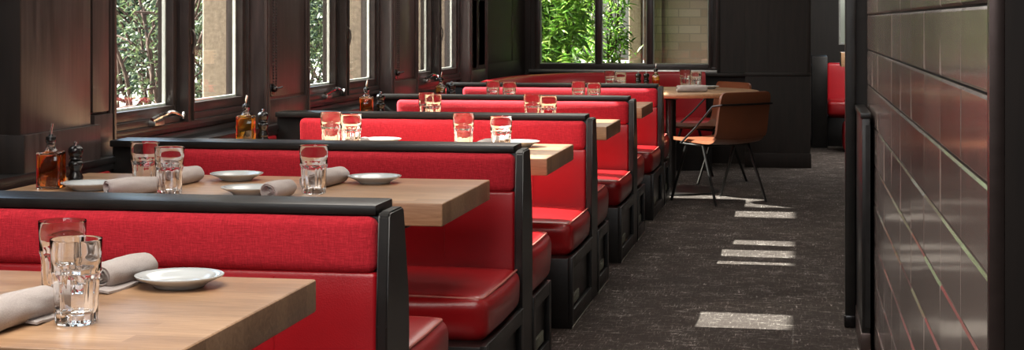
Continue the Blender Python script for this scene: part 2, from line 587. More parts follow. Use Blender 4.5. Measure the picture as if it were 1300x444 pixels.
def side_window(n, y0, crank=True):
    w = bpy.data.objects.new('window_%d' % n, None)
    COL.objects.link(w)
    w.location = (-2.67, y0, 0)
    struct(w)
    # outer frame with a wide middle mullion (local x: 0 = glass plane)
    bm = BM()
    rect_ring(bm, -.06, .045, 0.001, OPEN - .001, SILL + .009, HEAD - .001, .028)
    box(bm, -.06, .075, .845, .895, SILL + .009, HEAD - .02, .004)
    box(bm, .045, .085, .835, .845, SILL + .009, HEAD - .02, .002)
    box(bm, .045, .085, .898, .908, SILL + .009, HEAD - .02, .002)
    box(bm, -.03, .030, .908, .925, SILL + .03, HEAD - .02, .002)
    link('window_frame', bm, M['sash'], w)
    for a, b_ in ((.030, .843), (.927, OPEN - .030)):
        bm = BM()
        rect_ring(bm, -.022, .030, a, b_, SILL + .038, HEAD - .03, .042)
        s = link('sash', bm, M['sash'], w)
        bm = BM()
        rect_ring(bm, -.018, -.004, a + .040, b_ - .040, SILL + .078, HEAD - .07, .012, .001)
        link('glazing_bead', bm, M['bead'], s)
        bm = BM()
        box(bm, -.003, .001, a + .041, b_ - .041, SILL + .079, HEAD - .071)
        link('glass_pane', bm, M['pane'], s, smooth=False)
    # folding crank of the left sash
    bm = BM()
    box(bm, .03, .075, .50, .60, SILL + .009, SILL + .034, .008)
    c = link('crank_base', bm, M['steel'], w)
    bm = BM()
    pts = smooth_path([(.06, .50, SILL + .035), (.085, .56, SILL + .055), (.09, .63, SILL + .062), (.09, .72, SILL + .045), (.085, .77, SILL + .030)])
    tube(bm, pts, .008, 8, radii=[.011 - .004 * i / len(pts) for i in range(len(pts))])
    tube(bm, [(.085, .765, SILL + .022), (.085, .79, SILL + .048)], .009, 8)
    link('crank_handle', bm, M['chrome'], w)
    # espagnolette latch on the mullion
    bm = BM()
    box(bm, .075, .085, .862, .880, 1.20, 1.27, .003)
    tube(bm, smooth_path([(.088, .871, 1.26), (.100, .868, 1.24), (.103, .862, 1.20), (.094, .858, 1.16)]), .005, 8)
    link('latch_handle', bm, M['bronze'], w)
    return w
for n, b_ in enumerate(bays):
    side_window(n + 1, b_)

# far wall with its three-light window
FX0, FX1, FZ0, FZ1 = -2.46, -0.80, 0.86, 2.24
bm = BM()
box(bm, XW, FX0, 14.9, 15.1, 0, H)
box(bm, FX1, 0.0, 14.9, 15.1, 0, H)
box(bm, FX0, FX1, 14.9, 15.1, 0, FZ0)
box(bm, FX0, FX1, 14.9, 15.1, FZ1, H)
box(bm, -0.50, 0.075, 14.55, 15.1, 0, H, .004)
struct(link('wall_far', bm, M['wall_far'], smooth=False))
bm = BM()
box(bm, -0.505, 0.082, 14.535, 14.552, 0, 0.13, .004)
box(bm, -0.505, 0.082, 14.540, 14.552, 0.815, 0.845, .005)
box(bm, -0.86, -0.5, 14.78, 14.902, 0.80, 0.83, .005)
box(bm, -0.30, -0.295, 14.545, 14.552, 0.845, H)
box(bm, 0.045, 0.078, 14.540, 14.552, 0.845, H, .003)
# raised panels left of the far window
for a, b_ in ((-2.62, -2.50),):
    box(bm, a, b_, 14.885, 14.902, 0.85, H, .004)
box(bm, -0.76, -0.74, 14.88, 14.902, 0.83, H, .004)
struct(link('trim_%d' % k, bm, M['wall_far'])); k += 1
bm = BM()
box(bm, FX0 - .05, FX1 + .04, 14.83, 14.91, FZ0 - .035, FZ0 - .005, .005)
struct(link('trim_%d' % k, bm, M['steel'])); k += 1

w = bpy.data.objects.new('window_%d' % (len(bays) + 1), None); COL.objects.link(w); struct(w)
w.location = (0, 14.95, 0)
bm = BM()
def ring_xz(bm, x0, x1, y0, y1, z0, z1, w_, bev=.003):
    box(bm, x0, x0 + w_, y0, y1, z0, z1, bev); box(bm, x1 - w_, x1, y0, y1, z0, z1, bev)
    box(bm, x0 + w_, x1 - w_, y0, y1, z0, z0 + w_, bev); box(bm, x0 + w_, x1 - w_, y0, y1, z1 - w_, z1, bev)
ring_xz(bm, FX0, FX1, -.045, .06, FZ0, FZ1, .045)
ring_xz(bm, FX1 - .04, FX1 + .045, -.075, -.05, FZ0, H - .1, .02)
mulls = [-1.865, -1.385]
for x in mulls:
    box(bm, x - .028, x + .028, -.04, .05, FZ0 + .04, FZ1 - .04, .004)
link('window_frame', bm, M['sash'], w)
xs = [FX0 + .045, mulls[0] - .028, mulls[0] + .028, mulls[1] - .028, mulls[1] + .028, FX1 - .045]
for i in (0, 2, 4):
    bm = BM(); ring_xz(bm, xs[i], xs[i + 1], .004, .018, FZ0 + .045, FZ1 - .045, .010, .001)
    bd = link('glazing_bead', bm, M['bead'], w)
    bm = BM(); box(bm, xs[i] + .001, xs[i + 1] - .001, 0, .003, FZ0 + .046, FZ1 - .046)
    link('glass_pane', bm, M['pane'], w, smooth=False)

# right-hand side: tiled wall, dark post, low partition, remaining wall
TY0, TY1 = 2.66, 7.02
TX0, TX1 = 0.302, 0.280
def tx(y): return TX0 + (TX1 - TX0) * (y - TY0) / (TY1 - TY0)
bm = BM()
v = [(TX0 + .004, TY0), (TX1 + .004, TY1), (0.60, TY1), (0.60, TY0)]
prism(bm, v, 'z', 0, H)
struct(link('wall_right', bm, M['grout'], smooth=False))
bm = BM()
TH, TL = 0.1465, 0.434
rows = int(H / TH) + 1
# a horizontal joint at Z giving the photograph's courses
z_ref = EYE - (63 - 28) * 6.87 / 2048
zrow0 = z_ref % TH
ncol = 10
for r in range(-1, rows):
    z0 = zrow0 + r * TH
    z1 = z0 + TH
    z0c, z1c = max(z0, 0.0), min(z1, H)
    if z1c - z0c < .02: continue
    for c in range(-1, ncol + 1):
        y1 = TY1 - c * TL; y0 = y1 - TL
        y0c, y1c = max(y0, TY0 + .001), min(y1, TY1)
        if y1c - y0c < .02: continue
        g = .0026
        j = [random.uniform(-.0012, .0012) for _ in range(4)]
        a, b_, c0, c1 = y0c + g * .45, y1c - g * .45, z0c + g, z1c - g
        e = .0055
        outer = [(a, c0), (b_, c0), (b_, c1), (a, c1)]
        e2 = .0022
        inner = [(a + e2, c0 + e), (b_ - e2, c0 + e), (b_ - e2, c1 - e), (a + e2, c1 - e)]
        V0 = [bm.verts.new((tx(y) + .003, y, z)) for y, z in outer]
        V1 = [bm.verts.new((tx(y) - .004, y, z)) for y, z in outer]
        V2 = [bm.verts.new((tx(y) - .0075 + j[i], y, z)) for i, (y, z) in enumerate(inner)]
        for i in range(4):
            i2 = (i + 1) % 4
            bm.faces.new((V0[i], V0[i2], V1[i2], V1[i]))
            bm.faces.new((V1[i], V1[i2], V2[i2], V2[i]))
        bm.faces.new(V2)
struct(link('trim_%d' % k, bm, M['tile'], angle=20), 'glazed brown stacked wall tiles'); k += 1
bm = BM(); box(bm, TX0 - .012, TX0 + .012, TY0 - .028, TY0, 0, H, .003)
struct(link('trim_%d' % k, bm, M['trim_metal'])); k += 1
bm = BM(); box(bm, TX0 + .012, 3.0, TY0 - .03, TY0, 0, H)
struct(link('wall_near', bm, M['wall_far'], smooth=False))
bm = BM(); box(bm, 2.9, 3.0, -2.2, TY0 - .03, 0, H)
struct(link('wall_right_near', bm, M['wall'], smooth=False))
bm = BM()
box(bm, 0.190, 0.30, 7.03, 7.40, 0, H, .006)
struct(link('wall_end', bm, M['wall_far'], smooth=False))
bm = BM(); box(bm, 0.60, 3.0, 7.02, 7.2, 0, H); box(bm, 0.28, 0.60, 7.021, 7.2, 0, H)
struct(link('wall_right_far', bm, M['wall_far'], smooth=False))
# post standing in front of the wall end
o = empty('post', (0.202, 7.0, 0), 'tall slim black post with a rounded foot at the end of the tiled wall', 'post')
bm = BM(); box(bm, -.022, .022, -.025, .027, 0.0, H - .001, .008)
link('shaft', bm, M['black'], o)
bm = BM(); box(bm, -.026, .026, -.029, .027, 0.0, .055, .010)
link('foot', bm, M['mill'], o)
# low partition with cap in front of the tile wall
o = empty('low_partition', (0.245, 6.68, 0), 'low black partition with a flat cap beside the tiled wall', 'partition')
bm = BM(); box(bm, -.018, .014, -.33, .30, 0.10, 0.925, .004); box(bm, -.004, .014, -.334, -.33, 0.12, 0.9)
link('panel', bm, M['black'], o)
bm = BM(); box(bm, -.024, .016, -.345, .30, 0.925, 0.947, .004)
link('cap', bm, M['black'], o)
bm = BM(); box(bm, -.022, .015, -.34, .30, 0.0, 0.10, .004)
link('plinth', bm, M['trim_metal'], o)

# room beyond the opening
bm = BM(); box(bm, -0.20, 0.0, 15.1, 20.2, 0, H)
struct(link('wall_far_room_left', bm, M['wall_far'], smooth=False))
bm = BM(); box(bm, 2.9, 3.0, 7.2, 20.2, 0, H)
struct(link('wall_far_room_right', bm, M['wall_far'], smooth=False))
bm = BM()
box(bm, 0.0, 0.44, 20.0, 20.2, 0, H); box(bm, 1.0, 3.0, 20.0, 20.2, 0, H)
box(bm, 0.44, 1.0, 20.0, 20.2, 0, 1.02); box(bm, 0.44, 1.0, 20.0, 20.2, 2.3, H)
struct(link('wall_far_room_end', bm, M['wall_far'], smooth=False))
w = bpy.data.objects.new('window_%d' % (len(bays) + 2), None); COL.objects.link(w); struct(w)
w.location = (0, 20.05, 0)
bm = BM(); ring_xz(bm, 0.44, 1.0, -.03, .03, 1.02, 2.3, .02); link('window_frame', bm, M['bead'], w)
bm = BM(); box(bm, 0.46, 0.98, 0, .004, 1.04, 2.28); link('glass_pane', bm, M['pane'], w, smooth=False)
# wall behind the camera
bm = BM(); box(bm, XW, 3.0, -2.3, -2.2, 0, H)
struct(link('wall_back', bm, M['wall'], smooth=False))
bm = BM(); box(bm, -0.505, .07, 14.53, 14.535, 0, .002); bm.free()

# ------------------------------------------------------------------ booth benches
def bench_master():
    """origin: floor, front edge (y=0) of the end panel; x is world x"""
    o = empty('booth_bench', (0, 0, 0), '', 'booth bench', 'red double booth benches')
    XL, XR = -2.50, -0.985
    YM = 0.105           # middle of the back
    bm = BM()
    box(bm, XL, XR, YM - .045, YM + .045, 0.0, 0.836, .003)
    link('core', bm, M['black'], o)
    # moulded cap rail, a little round-nosed
    bm = BM()
    box(bm, XL, -0.992, YM - .080, YM + .080, .837, .862, .006, 2)
    link('cap_rail', bm, M['black'], o, angle=25)
    # end panel, battered
    bm = BM()
    prof = [(.0, 0), (.0, .58), (.020, .835), (.034, .846), (.150, .846), (.163, .838), (.210, .62), (.215, .55), (.215, 0)]
    prism(bm, prof, 'x', -0.986, -0.958, bev=.004)
    link('end_panel', bm, M['black'], o, angle=25)
    for s in (-1, 1):
        def lean(p, s=s):
            return p
        # upper woven band
        bm = BM()
        ya, yb = (YM - .098, YM - .044) if s < 0 else (YM + .044, YM + .098)
        rounded_box(bm, -2.375, XR - .004, ya, yb, 0.700, 0.834, .026, (24, 2, 4), (0, .006, 0),
                    fn=lambda p: Vector((p.x, p.y + .0016 * noise.noise(p * 14), p.z + .0015 * noise.noise(p * 9))))
        link('headrest_band', bm, M['cloth'], o, angle=80)
        # lower back cushion
        bm = BM()
        ya, yb = (YM - .090, YM - .040) if s < 0 else (YM + .040, YM + .090)
        rounded_box(bm, -2.44, XR - .004, ya, yb, 0.40, 0.703, .012, (24, 2, 5), (0, .006, 0))
        bc = link('back_cushion', bm, M['vinyl'], o, angle=60)
        # stitched channel seams
        yy = YM - .0915 if s < 0 else YM + .0915
        for xx in (-2.14, -1.83, -1.50, -1.24):
            bm = BM()
            tube(bm, [(xx, yy, .46), (xx, yy + s * .0035, .58), (xx, yy, .69)], .0022, 6)
            link('seam', bm, M['vinyl'], bc)
        # seat cushion
        bm = BM()
        if s < 0: y0, y1 = -.62, .012
        else: y0, y1 = .200, .72
        def fn(p, y0=y0, y1=y1, s=s):
            t = (0.435 - p.z) / .16
            t = max(0, min(1, t))
            e = max(0, 1 - abs(p.y - (y0 if s < 0 else y1)) / .14)
            d = -s if False else (1 if s < 0 else -1)
            p = p.copy()
            p.y += d * e * (t ** 1.5) * .035
            ex = max(0, 1 - abs(p.x - XR) / .1)
            p.x -= ex * (t ** 1.5) * .010
            p.z += .0025 * noise.noise(p * 6)
            return p
        zt0 = .438 if s < 0 else .478
        rounded_box(bm, -2.46, -0.964, y0, y1, 0.29, zt0, .042, (22, 8, 4), (.014, .020, .020), fn=fn)
        sc = link('seat_cushion', bm, M['seat'], o, angle=80)
        bm = BM()
        yf = y0 + .020 if s < 0 else y1 - .020
        yb_ = y1 if s < 0 else y0
        xe = -0.981
        zt = zt0 - .007
        pts = [(-2.44, yf, zt + .002), (-1.9, yf, zt + .009), (-1.5, yf, zt + .009), (xe - .05, yf, zt + .001)]
        rr = .022
        for q in range(5):
            a = q / 4 * PI / 2
            cx, cy = xe - rr, (yf + rr if s < 0 else yf - rr)
            pts.append((cx + rr * math.sin(a), cy - rr * math.cos(a) * (1 if s < 0 else -1), zt))
        mid = (pts[-1][1] + yb_) / 2
        pts += [(xe + .006, mid, zt + .002), (xe + .002, yb_, zt)]
        tube(bm, pts, .0036, 6)
        link('piping', bm, M['stitch'], sc)
        # plinth box under the seat with framed side
        bm = BM()
        if s < 0: b0, b1 = -.68, .001
        else: b0, b1 = .214, .625
        box(bm, -2.48, -0.972, b0, b1, 0.0, 0.296, .003)
        fr = .045
        for (ya, yb2, za, zb) in ((b0, b0 + fr, 0, .300), (b1 - fr, b1, 0, .300), (b0 + fr, b1 - fr, .25, .300), (b0 + fr, b1 - fr, 0, .075)):
            box(bm, -0.973, -0.953, ya, yb2, za, zb, .002)
        ba = link('plinth', bm, M['black'], o)
        bm = BM()
        ma = (b0 + b1) / 2
        box(bm, -0.973, -0.966, b0 + fr + .02, b0 + fr + .26, 0.082, 0.125, .001)
        for q in range(8):
            ya = b0 + fr + .03 + q * .028
            box(bm, -0.967, -0.963, ya, ya + .012, 0.088, 0.120)
        link('vent_grille', bm, M['vent'], ba)
        bm = BM(); box(bm, -0.956, -0.9515, b0, b1, 0.0, 0.010, .001)
        link('kick_strip', bm, M['brass_tip'], ba)
    return o

bench_y = [3.676, 5.537, 7.425, 9.31, 11.21]
ords = ['nearest to the camera, rolled napkins behind its cap', 'second from the front, behind the second wooden table',
        'third from the front, behind the third table', 'fourth from the front, behind the small fourth table',
        'farthest of the five, next to the round table']
b0 = bench_master()
benches = []
for i, y in enumerate(bench_y):
    o = b0 if i == 0 else copy_tree(b0)
    o.location = (0, y, 0)
    o['label'] = 'red booth bench with black end panel, ' + ords[i]
    benches.append(o)

# red padding on the wall below the ledge, one panel in each booth
wp_names = ['between the first and second benches', 'between the second and third benches', 'between the third and fourth benches', 'between the fourth and last booth benches']
for i in range(4):
    bm = BM()
    ya, yb = bench_y[i] + .205, bench_y[i + 1] + .005
    rounded_box(bm, -2.504, -2.484, ya, yb, 0.44, 0.752, .008, (2, 12, 4), (.004, 0, 0))
    tag(link('wall_padding', bm, M['vinyl'], angle=70), 'red padded wall strip under the window ledge ' + wp_names[i], 'wall padding', 'padded strips under the window ledge')

# ------------------------------------------------------------------ tables
def table(y0, y1, xr, py, label, zt=0.765, th=0.068):
    cx, cy = (-2.475 + xr) / 2, (y0 + y1) / 2
    o = empty('booth_table', (cx, cy, 0), label, 'table', 'wooden booth tables')
    hx, hy = (xr + 2.475) / 2, (y1 - y0) / 2
    bm = BM()
    box(bm, -hx, hx, -hy, hy, zt - th, zt, .006, 3)
    link('tabletop', bm, M['oak'], o, angle=35)
    bm = BM()
    py -= cy
    box(bm, -.30, .30, py - .12, py + .12, 0, .012, .004)
    lathe(bm, [(0, .012), (.07, .012), (.05, .03), (.038, .06), (.038, zt - th - .022), (.0, zt - th - .022)], 28, (0, py, 0))
    link('pedestal', bm, M['black'], o)
    bm = BM()
    box(bm, -.20, .20, -.2, .2, zt - th - .022, zt - th - .0005, .003)
    box(bm, hx - .38, hx - .13, -hy + .10, -hy + .26, zt - th - .02, zt - th - .0005, .006)
    for q in range(9):
        a = q / 9 * 2 * PI
        tube(bm, smooth_path([(hx - .2 + .05 * math.cos(a), -hy + .14 + .02 * math.sin(a), zt - th - .01), (hx - .2 + .03 * math.cos(a + .8), -hy + .13 + .02 * math.sin(a * 2), zt - th - .03),
                              (hx - .2 + .02 * math.cos(a + 2), -hy + .13, zt - th - .012)], 3), .003, 5)
    link('mounting_bracket', bm, M['black'], o)
    return o
TAB = [(2.45, 3.206, -.986, 2.70, 'nearest thick oak table, with two glasses and a single white plate'),
       (4.60, 5.33, -1.033, 4.70, 'thick oak table second from the front, with three glasses'),
       (6.20, 6.94, -.975, 6.45, 'thick oak table third from the front, with sun on its corner'),
       (8.12, 8.76, -.973, 8.34, 'thick oak table fourth from the front, between third and fourth benches'),
       (9.98, 10.72, -.975, 10.23, 'thick oak table fifth from the front, farthest of the booth tables')]
for t in TAB:
    table(*t)

o = empty('round_table', (-.99, 12.60, 0), 'round oak table at the corner banquette, with two chairs', 'table')
bm = BM()
lathe(bm, [(0, .730), (.655, .730), (.664, .735), (.668, .745), (.668, .755), (.664, .762), (.655, .765), (0, .765)], 72)
link('tabletop', bm, M['oak'], o, angle=50)
bm = BM()
lathe(bm, [(0, .0), (.36, .0), (.365, .006), (.36, .014), (.08, .026), (.045, .035), (.040, .07), (.040, .70), (.09, .715), (.20, .7295), (0, .7295)], 48, (0, -.20, 0))
link('pedestal', bm, M['black'], o)

# ------------------------------------------------------------------ corner banquette
def banquette():
    o = empty('banquette', (-2.0, 13.6, 0), 'curved red corner banquette below the far window', 'banquette')
    path = smooth_path([(-2.36, 12.0, 0), (-2.37, 12.6, 0), (-2.30, 13.3, 0), (-2.06, 13.9, 0), (-1.66, 14.3, 0), (-1.20, 14.52, 0), (-0.86, 14.60, 0)], 7)
    def sweep(bm, prof):
        rings = []
        n = len(path)
        for i, p in enumerate(path):
            t = (path[min(i + 1, n - 1)] - path[max(i - 1, 0)]).normalized()
            nr = Vector((t.y, -t.x, 0))     # towards the room
            rings.append([bm.verts.new(p + nr * a + Vector((0, 0, z)) - Vector((-2.0, 13.6, 0))) for a, z in prof])
        m_ = len(prof)
        for a, b_ in zip(rings, rings[1:]):
            for q in range(m_):
                bm.faces.new((a[q], a[(q + 1) % m_], b_[(q + 1) % m_], b_[q]))
        bm.faces.new(rings[0][::-1]); bm.faces.new(rings[-1])
    bm = BM(); sweep(bm, [(-.06, .30), (-.06, .80), (-.05, .835), (-.02, .85), (.02, .845), (.045, .82), (.06, .74), (.075, .5), (.085, .40), (.06, .30)])
    link('backrest', bm, M['vinyl'], o, angle=60)
    bm = BM(); sweep(bm, [(.07, .27), (.07, .42), (.09, .44), (.30, .452), (.48, .445), (.51, .43), (.525, .40), (.52, .33), (.49, .27)])
    link('seat_cushion', bm, M['seat'], o, angle=60)
    bm = BM(); sweep(bm, [(.0, .0), (.0, .30), (.07, .30), (.07, .268), (.45, .268), (.45, .0)])
    link('plinth', bm, M['black'], o, angle=30)
banquette()

# ------------------------------------------------------------------ dining chairs
def chair(loc, heading, label):
    o = empty('dining_chair', (loc[0], loc[1], 0), label, 'chair', 'tan leather dining chairs', heading - PI / 2)
    # local: +y forward, shell: continuous seat and back
    prof = [(.235, .440), (.22, .452), (.10, .450), (-.06, .440), (-.16, .440), (-.205, .455), (-.235, .49), (-.255, .56), (-.272, .64), (-.288, .72), (-.297, .775), (-.299, .80)]
    prof = [(p.x, p.y) for p in smooth_path([(a, b_, 0) for a, b_ in prof], 3)]
    def shell(bm, prof, half, th, rc_top=.07, rc_fr=.06):
        rows = []
        n = len(prof)
        L = [0]
        for i in range(1, n):
            L.append(L[-1] + math.hypot(prof[i][0] - prof[i - 1][0], prof[i][1] - prof[i - 1][1]))
        for i, (y, z) in enumerate(prof):
            a = max(i - 1, 0); b_ = min(i + 1, n - 1)
            ty, tz = prof[b_][0] - prof[a][0], prof[b_][1] - prof[a][1]
            l = math.hypot(ty, tz); ny, nz = tz / l, -ty / l     # outward (back/under side)
            w = half(L[i] / L[-1])
            for d, rc in ((L[i], rc_fr), (L[-1] - L[i], rc_top)):
                if d < rc: w -= rc - math.sqrt(max(0, rc * rc - (rc - d) ** 2))
            row = []
            m_ = 10
            for q in range(m_ + 1):
                u = -1 + 2 * q / m_
                bend = .014 * (u * u) * min(1, max(0, (z - .45) / .2))
                row.append(((u * w), y + bend, z + .012 * u * u * (1 if z < .5 else 0), ny, nz))
            rows.append(row)
        A = [[bm.verts.new((x, y, z)) for x, y, z, ny, nz in r] for r in rows]
        B = [[bm.verts.new((x, y - ny * -th * -1 if False else y - abs(ny) * th * (1 if nz <= 1 else 1), z - abs(nz) * th)) for x, y, z, ny, nz in r] for r in rows]
        for i in range(n - 1):
            for q in range(10):
                bm.faces.new((A[i][q], A[i][q + 1], A[i + 1][q + 1], A[i + 1][q]))
                bm.faces.new((B[i][q + 1], B[i][q], B[i + 1][q], B[i + 1][q + 1]))
            for q in (0, 10):
                bm.faces.new((A[i][q], A[i + 1][q], B[i + 1][q], B[i][q]))
        for i in (0, n - 1):
            for q in range(10):
                bm.faces.new((A[i][q + 1], A[i][q], B[i][q], B[i][q + 1]))
    half = lambda t: .235 + .015 * math.sin(PI * min(1, t * 1.6))
    i0 = 14
    bm = BM(); shell(bm, prof[:i0 + 4], half, .022, rc_top=0.0)
    link('seat', bm, M['tan'], o, angle=60)
    bm = BM(); shell(bm, prof[i0 + 3:], lambda t: .248 - .006 * t, .020, rc_fr=0.0, rc_top=.042)
    link('backrest', bm, M['tan'], o, angle=60)
    # rod passing round the back and running down to the seat
    bm = BM()
    pts = [(-.262, .10, .425), (-.262, -.06, .545), (-.262, -.235, .70), (-.245, -0.308, .712), (-.15, -0.316, .712), (0, -0.323, .712), (.15, -0.316, .712), (.245, -0.308, .712), (.262, -.235, .70), (.262, -.06, .545), (.262, .10, .425)]
    tube(bm, pts, .0075, 8)
    link('back_rod', bm, M['black'], o)
    bm = BM()
    tube(bm, [(-.262, .10, .425), (.262, .10, .425)], .0075, 8)
    tube(bm, [(-.20, -.10, .412), (.20, -.10, .412)], .0075, 8)
    tube(bm, [(-.20, -.10, .412), (-.262, .10, .425)], .0075, 8)
    tube(bm, [(.20, -.10, .412), (.262, .10, .425)], .0075, 8)
    link('under_frame', bm, M['black'], o)
    for sx in (-1, 1):
        for top, foot in (((.22, -.09, .415), (.245, -.25, 0)), ((.24, .06, .42), (.245, .22, 0))):
            bm = BM()
            tube(bm, [(sx * top[0], top[1], top[2]), (sx * foot[0], foot[1], .004)], .009, 8, radii=[.012, .010])
            lathe(bm, [(0, 0), (.010, 0), (.010, .006), (0, .008)], 10, (sx * foot[0], foot[1], 0))
            link('leg', bm, M['black'], o)
    return o
c = Vector((-.455, 11.60)); d = Vector((-.72, .69)).normalized()
p = c + d * .25 + Vector((.03, 0))
chair((p.x, p.y), math.atan2(d.y, d.x), 'tan leather chair with black rod around its back, turned to the round table')
d = Vector((-.80, -.60)).normalized()
chair((-.79, 13.28), math.atan2(d.y, d.x), 'tan leather chair beyond the round table, its back top showing above the tabletop')

# ------------------------------------------------------------------ tableware
def tumbler_mesh():
    bm = BM()
    h = .149
    prof = [(0, .004), (.020, .0025), (.032, .000), (.0365, .0015), (.0378, .006), (.0385, .03), (.0400, .072), (.0412, .082), (.0432, .088), (.0437, .092), (.0430, .096), (.0445, .125), (.0455, .146), (.0452, .149),
            (.0440, .149), (.0432, .146), (.0415, .115), (.0395, .094), (.0372, .085), (.0345, .06), (.0325, .030), (.0300, .020), (.018, .017), (0, .0165)]
    def rfn(i, r, a):
        z = prof[i][1]
        if 3 <= i <= 8:
            s = abs(math.cos(5 * a))            # ten flutes
            return r - .0030 * (1 - s ** .7) * (1 if i < 8 else .4)
        if 18 <= i <= 20:
            return r - .0008 * abs(math.sin(5 * a))
        return r
    lathe(bm, prof, 80, rfn=rfn)
    me = bpy.data.meshes.new('tumbler')
    bmesh.ops.recalc_face_normals(bm, faces=bm.faces[:])
    bm.to_mesh(me); bm.free()
    me.materials.append(M['glass'])
    me.polygons.foreach_set('use_smooth', [True] * len(me.polygons))
    me.set_sharp_from_angle(angle=math.radians(50))
    return me
TUM = tumbler_mesh()
ZT = .7655
def tumbler(x, y, label):
    o = bpy.data.objects.new('tumbler', TUM)
    COL.objects.link(o)
    o.location = (x, y, ZT)
    o.rotation_euler = (0, 0, random.uniform(0, 1))
    tag(o, label, 'glass', 'clear fluted tumblers')
GL = [
 (-1.256, 2.657, 'largest clear fluted tumbler, front one of the pair on the nearest table'),
 (-1.397, 2.895, 'clear fluted tumbler standing partly behind the largest tumbler, nearest table'),
 (-2.055, 4.84, 'clear tumbler at the rear left on the second table, behind another tumbler'),
 (-1.899, 4.66, 'clear tumbler at the front left on the second table, overlapping a rolled napkin'),
 (-1.485, 4.80, 'clear tumbler standing alone in the middle of the second table, before a rolled napkin'),
 (-1.958, 6.572, 'clear tumbler on the third table, left one of the left pair'),
 (-1.830, 6.43, 'clear tumbler on the third table, right one of the left pair'),
 (-1.385, 6.568, 'clear tumbler on the third table, left one of the two spaced apart'),
 (-1.195, 6.40, 'clear tumbler on the third table, beside the plate near the table end'),
 (-1.992, 8.48, 'clear tumbler on the fourth table, rear one of the overlapping left pair'),
 (-1.905, 8.26, 'clear tumbler on the fourth table, front one of the overlapping left pair'),
 (-1.399, 8.385, 'clear tumbler on the fourth table, left one of the right pair'),
 (-1.282, 8.19, 'clear tumbler on the fourth table, right one of the right pair, nearest its end'),
 (-1.957, 10.20, 'clear tumbler on the fifth table, first from the left'),
 (-1.829, 10.08, 'clear tumbler on the fifth table, second from the left'),
 (-1.405, 10.22, 'clear tumbler on the fifth table, third from the left'),
 (-1.284, 10.05, 'clear tumbler on the fifth table, fourth from the left'),
 (-1.467, 12.482, 'clear tumbler on the round table, rear one of its left pair'),
 (-1.345, 12.10, 'clear tumbler on the round table, front one of its left pair'),
 (-0.91, 12.833, 'clear tumbler on the round table, left one beside the napkin'),
 (-0.80, 12.42, 'clear tumbler on the round table, right one beside the napkin'),
]
for g in GL:
    tumbler(*g)

def plate_mesh():
    bm = BM()
    prof = [(0, .004), (.040, .004), (.046, .0), (.050, .0), (.053, .004), (.062, .010), (.086, .0205), (.0885, .0225), (.0885, .0245), (.086, .0250),
            (.068, .0190), (.060, .0135), (.054, .0100), (.03, .0085), (0, .0085)]
    lathe(bm, prof, 64)
    me = bpy.data.meshes.new('side_plate')
    bmesh.ops.recalc_face_normals(bm, faces=bm.faces[:])
    bm.to_mesh(me); bm.free()
    me.materials.append(M['plate'])
    me.polygons.foreach_set('use_smooth', [True] * len(me.polygons))
    me.set_sharp_from_angle(angle=math.radians(60))
    return me
PL = plate_mesh()
def plate(x, y, label):
    o = bpy.data.objects.new('side_plate', PL)
    COL.objects.link(o)
    o.location = (x, y, ZT)
    tag(o, label, 'plate', 'white side plates')
for p in [
 (-1.228, 3.065, 'white round side plate near the end of the nearest table, largest in view'),
 (-1.865, 5.16, 'white side plate on the second table, right behind the left rolled napkin'),
 (-1.672, 4.74, 'white side plate on the second table, near its front edge beside a pink napkin end'),
 (-1.385, 5.15, 'white side plate on the second table, nearest to the table end'),
 (-2.215, 4.78, 'flat white side plate on the second table beside the black pepper mill'),
 (-1.800, 6.80, 'bright white side plate on the third table, between the two glass pairs'),
 (-1.185, 6.76, 'white side plate on the third table, near its sunlit end'),
 (-0.73, 12.86, 'white side plate on the round table next to the far chair'),
 (-1.20, 12.60, 'white side plate under the oil bottle on the round table'),
]:
    plate(*p)

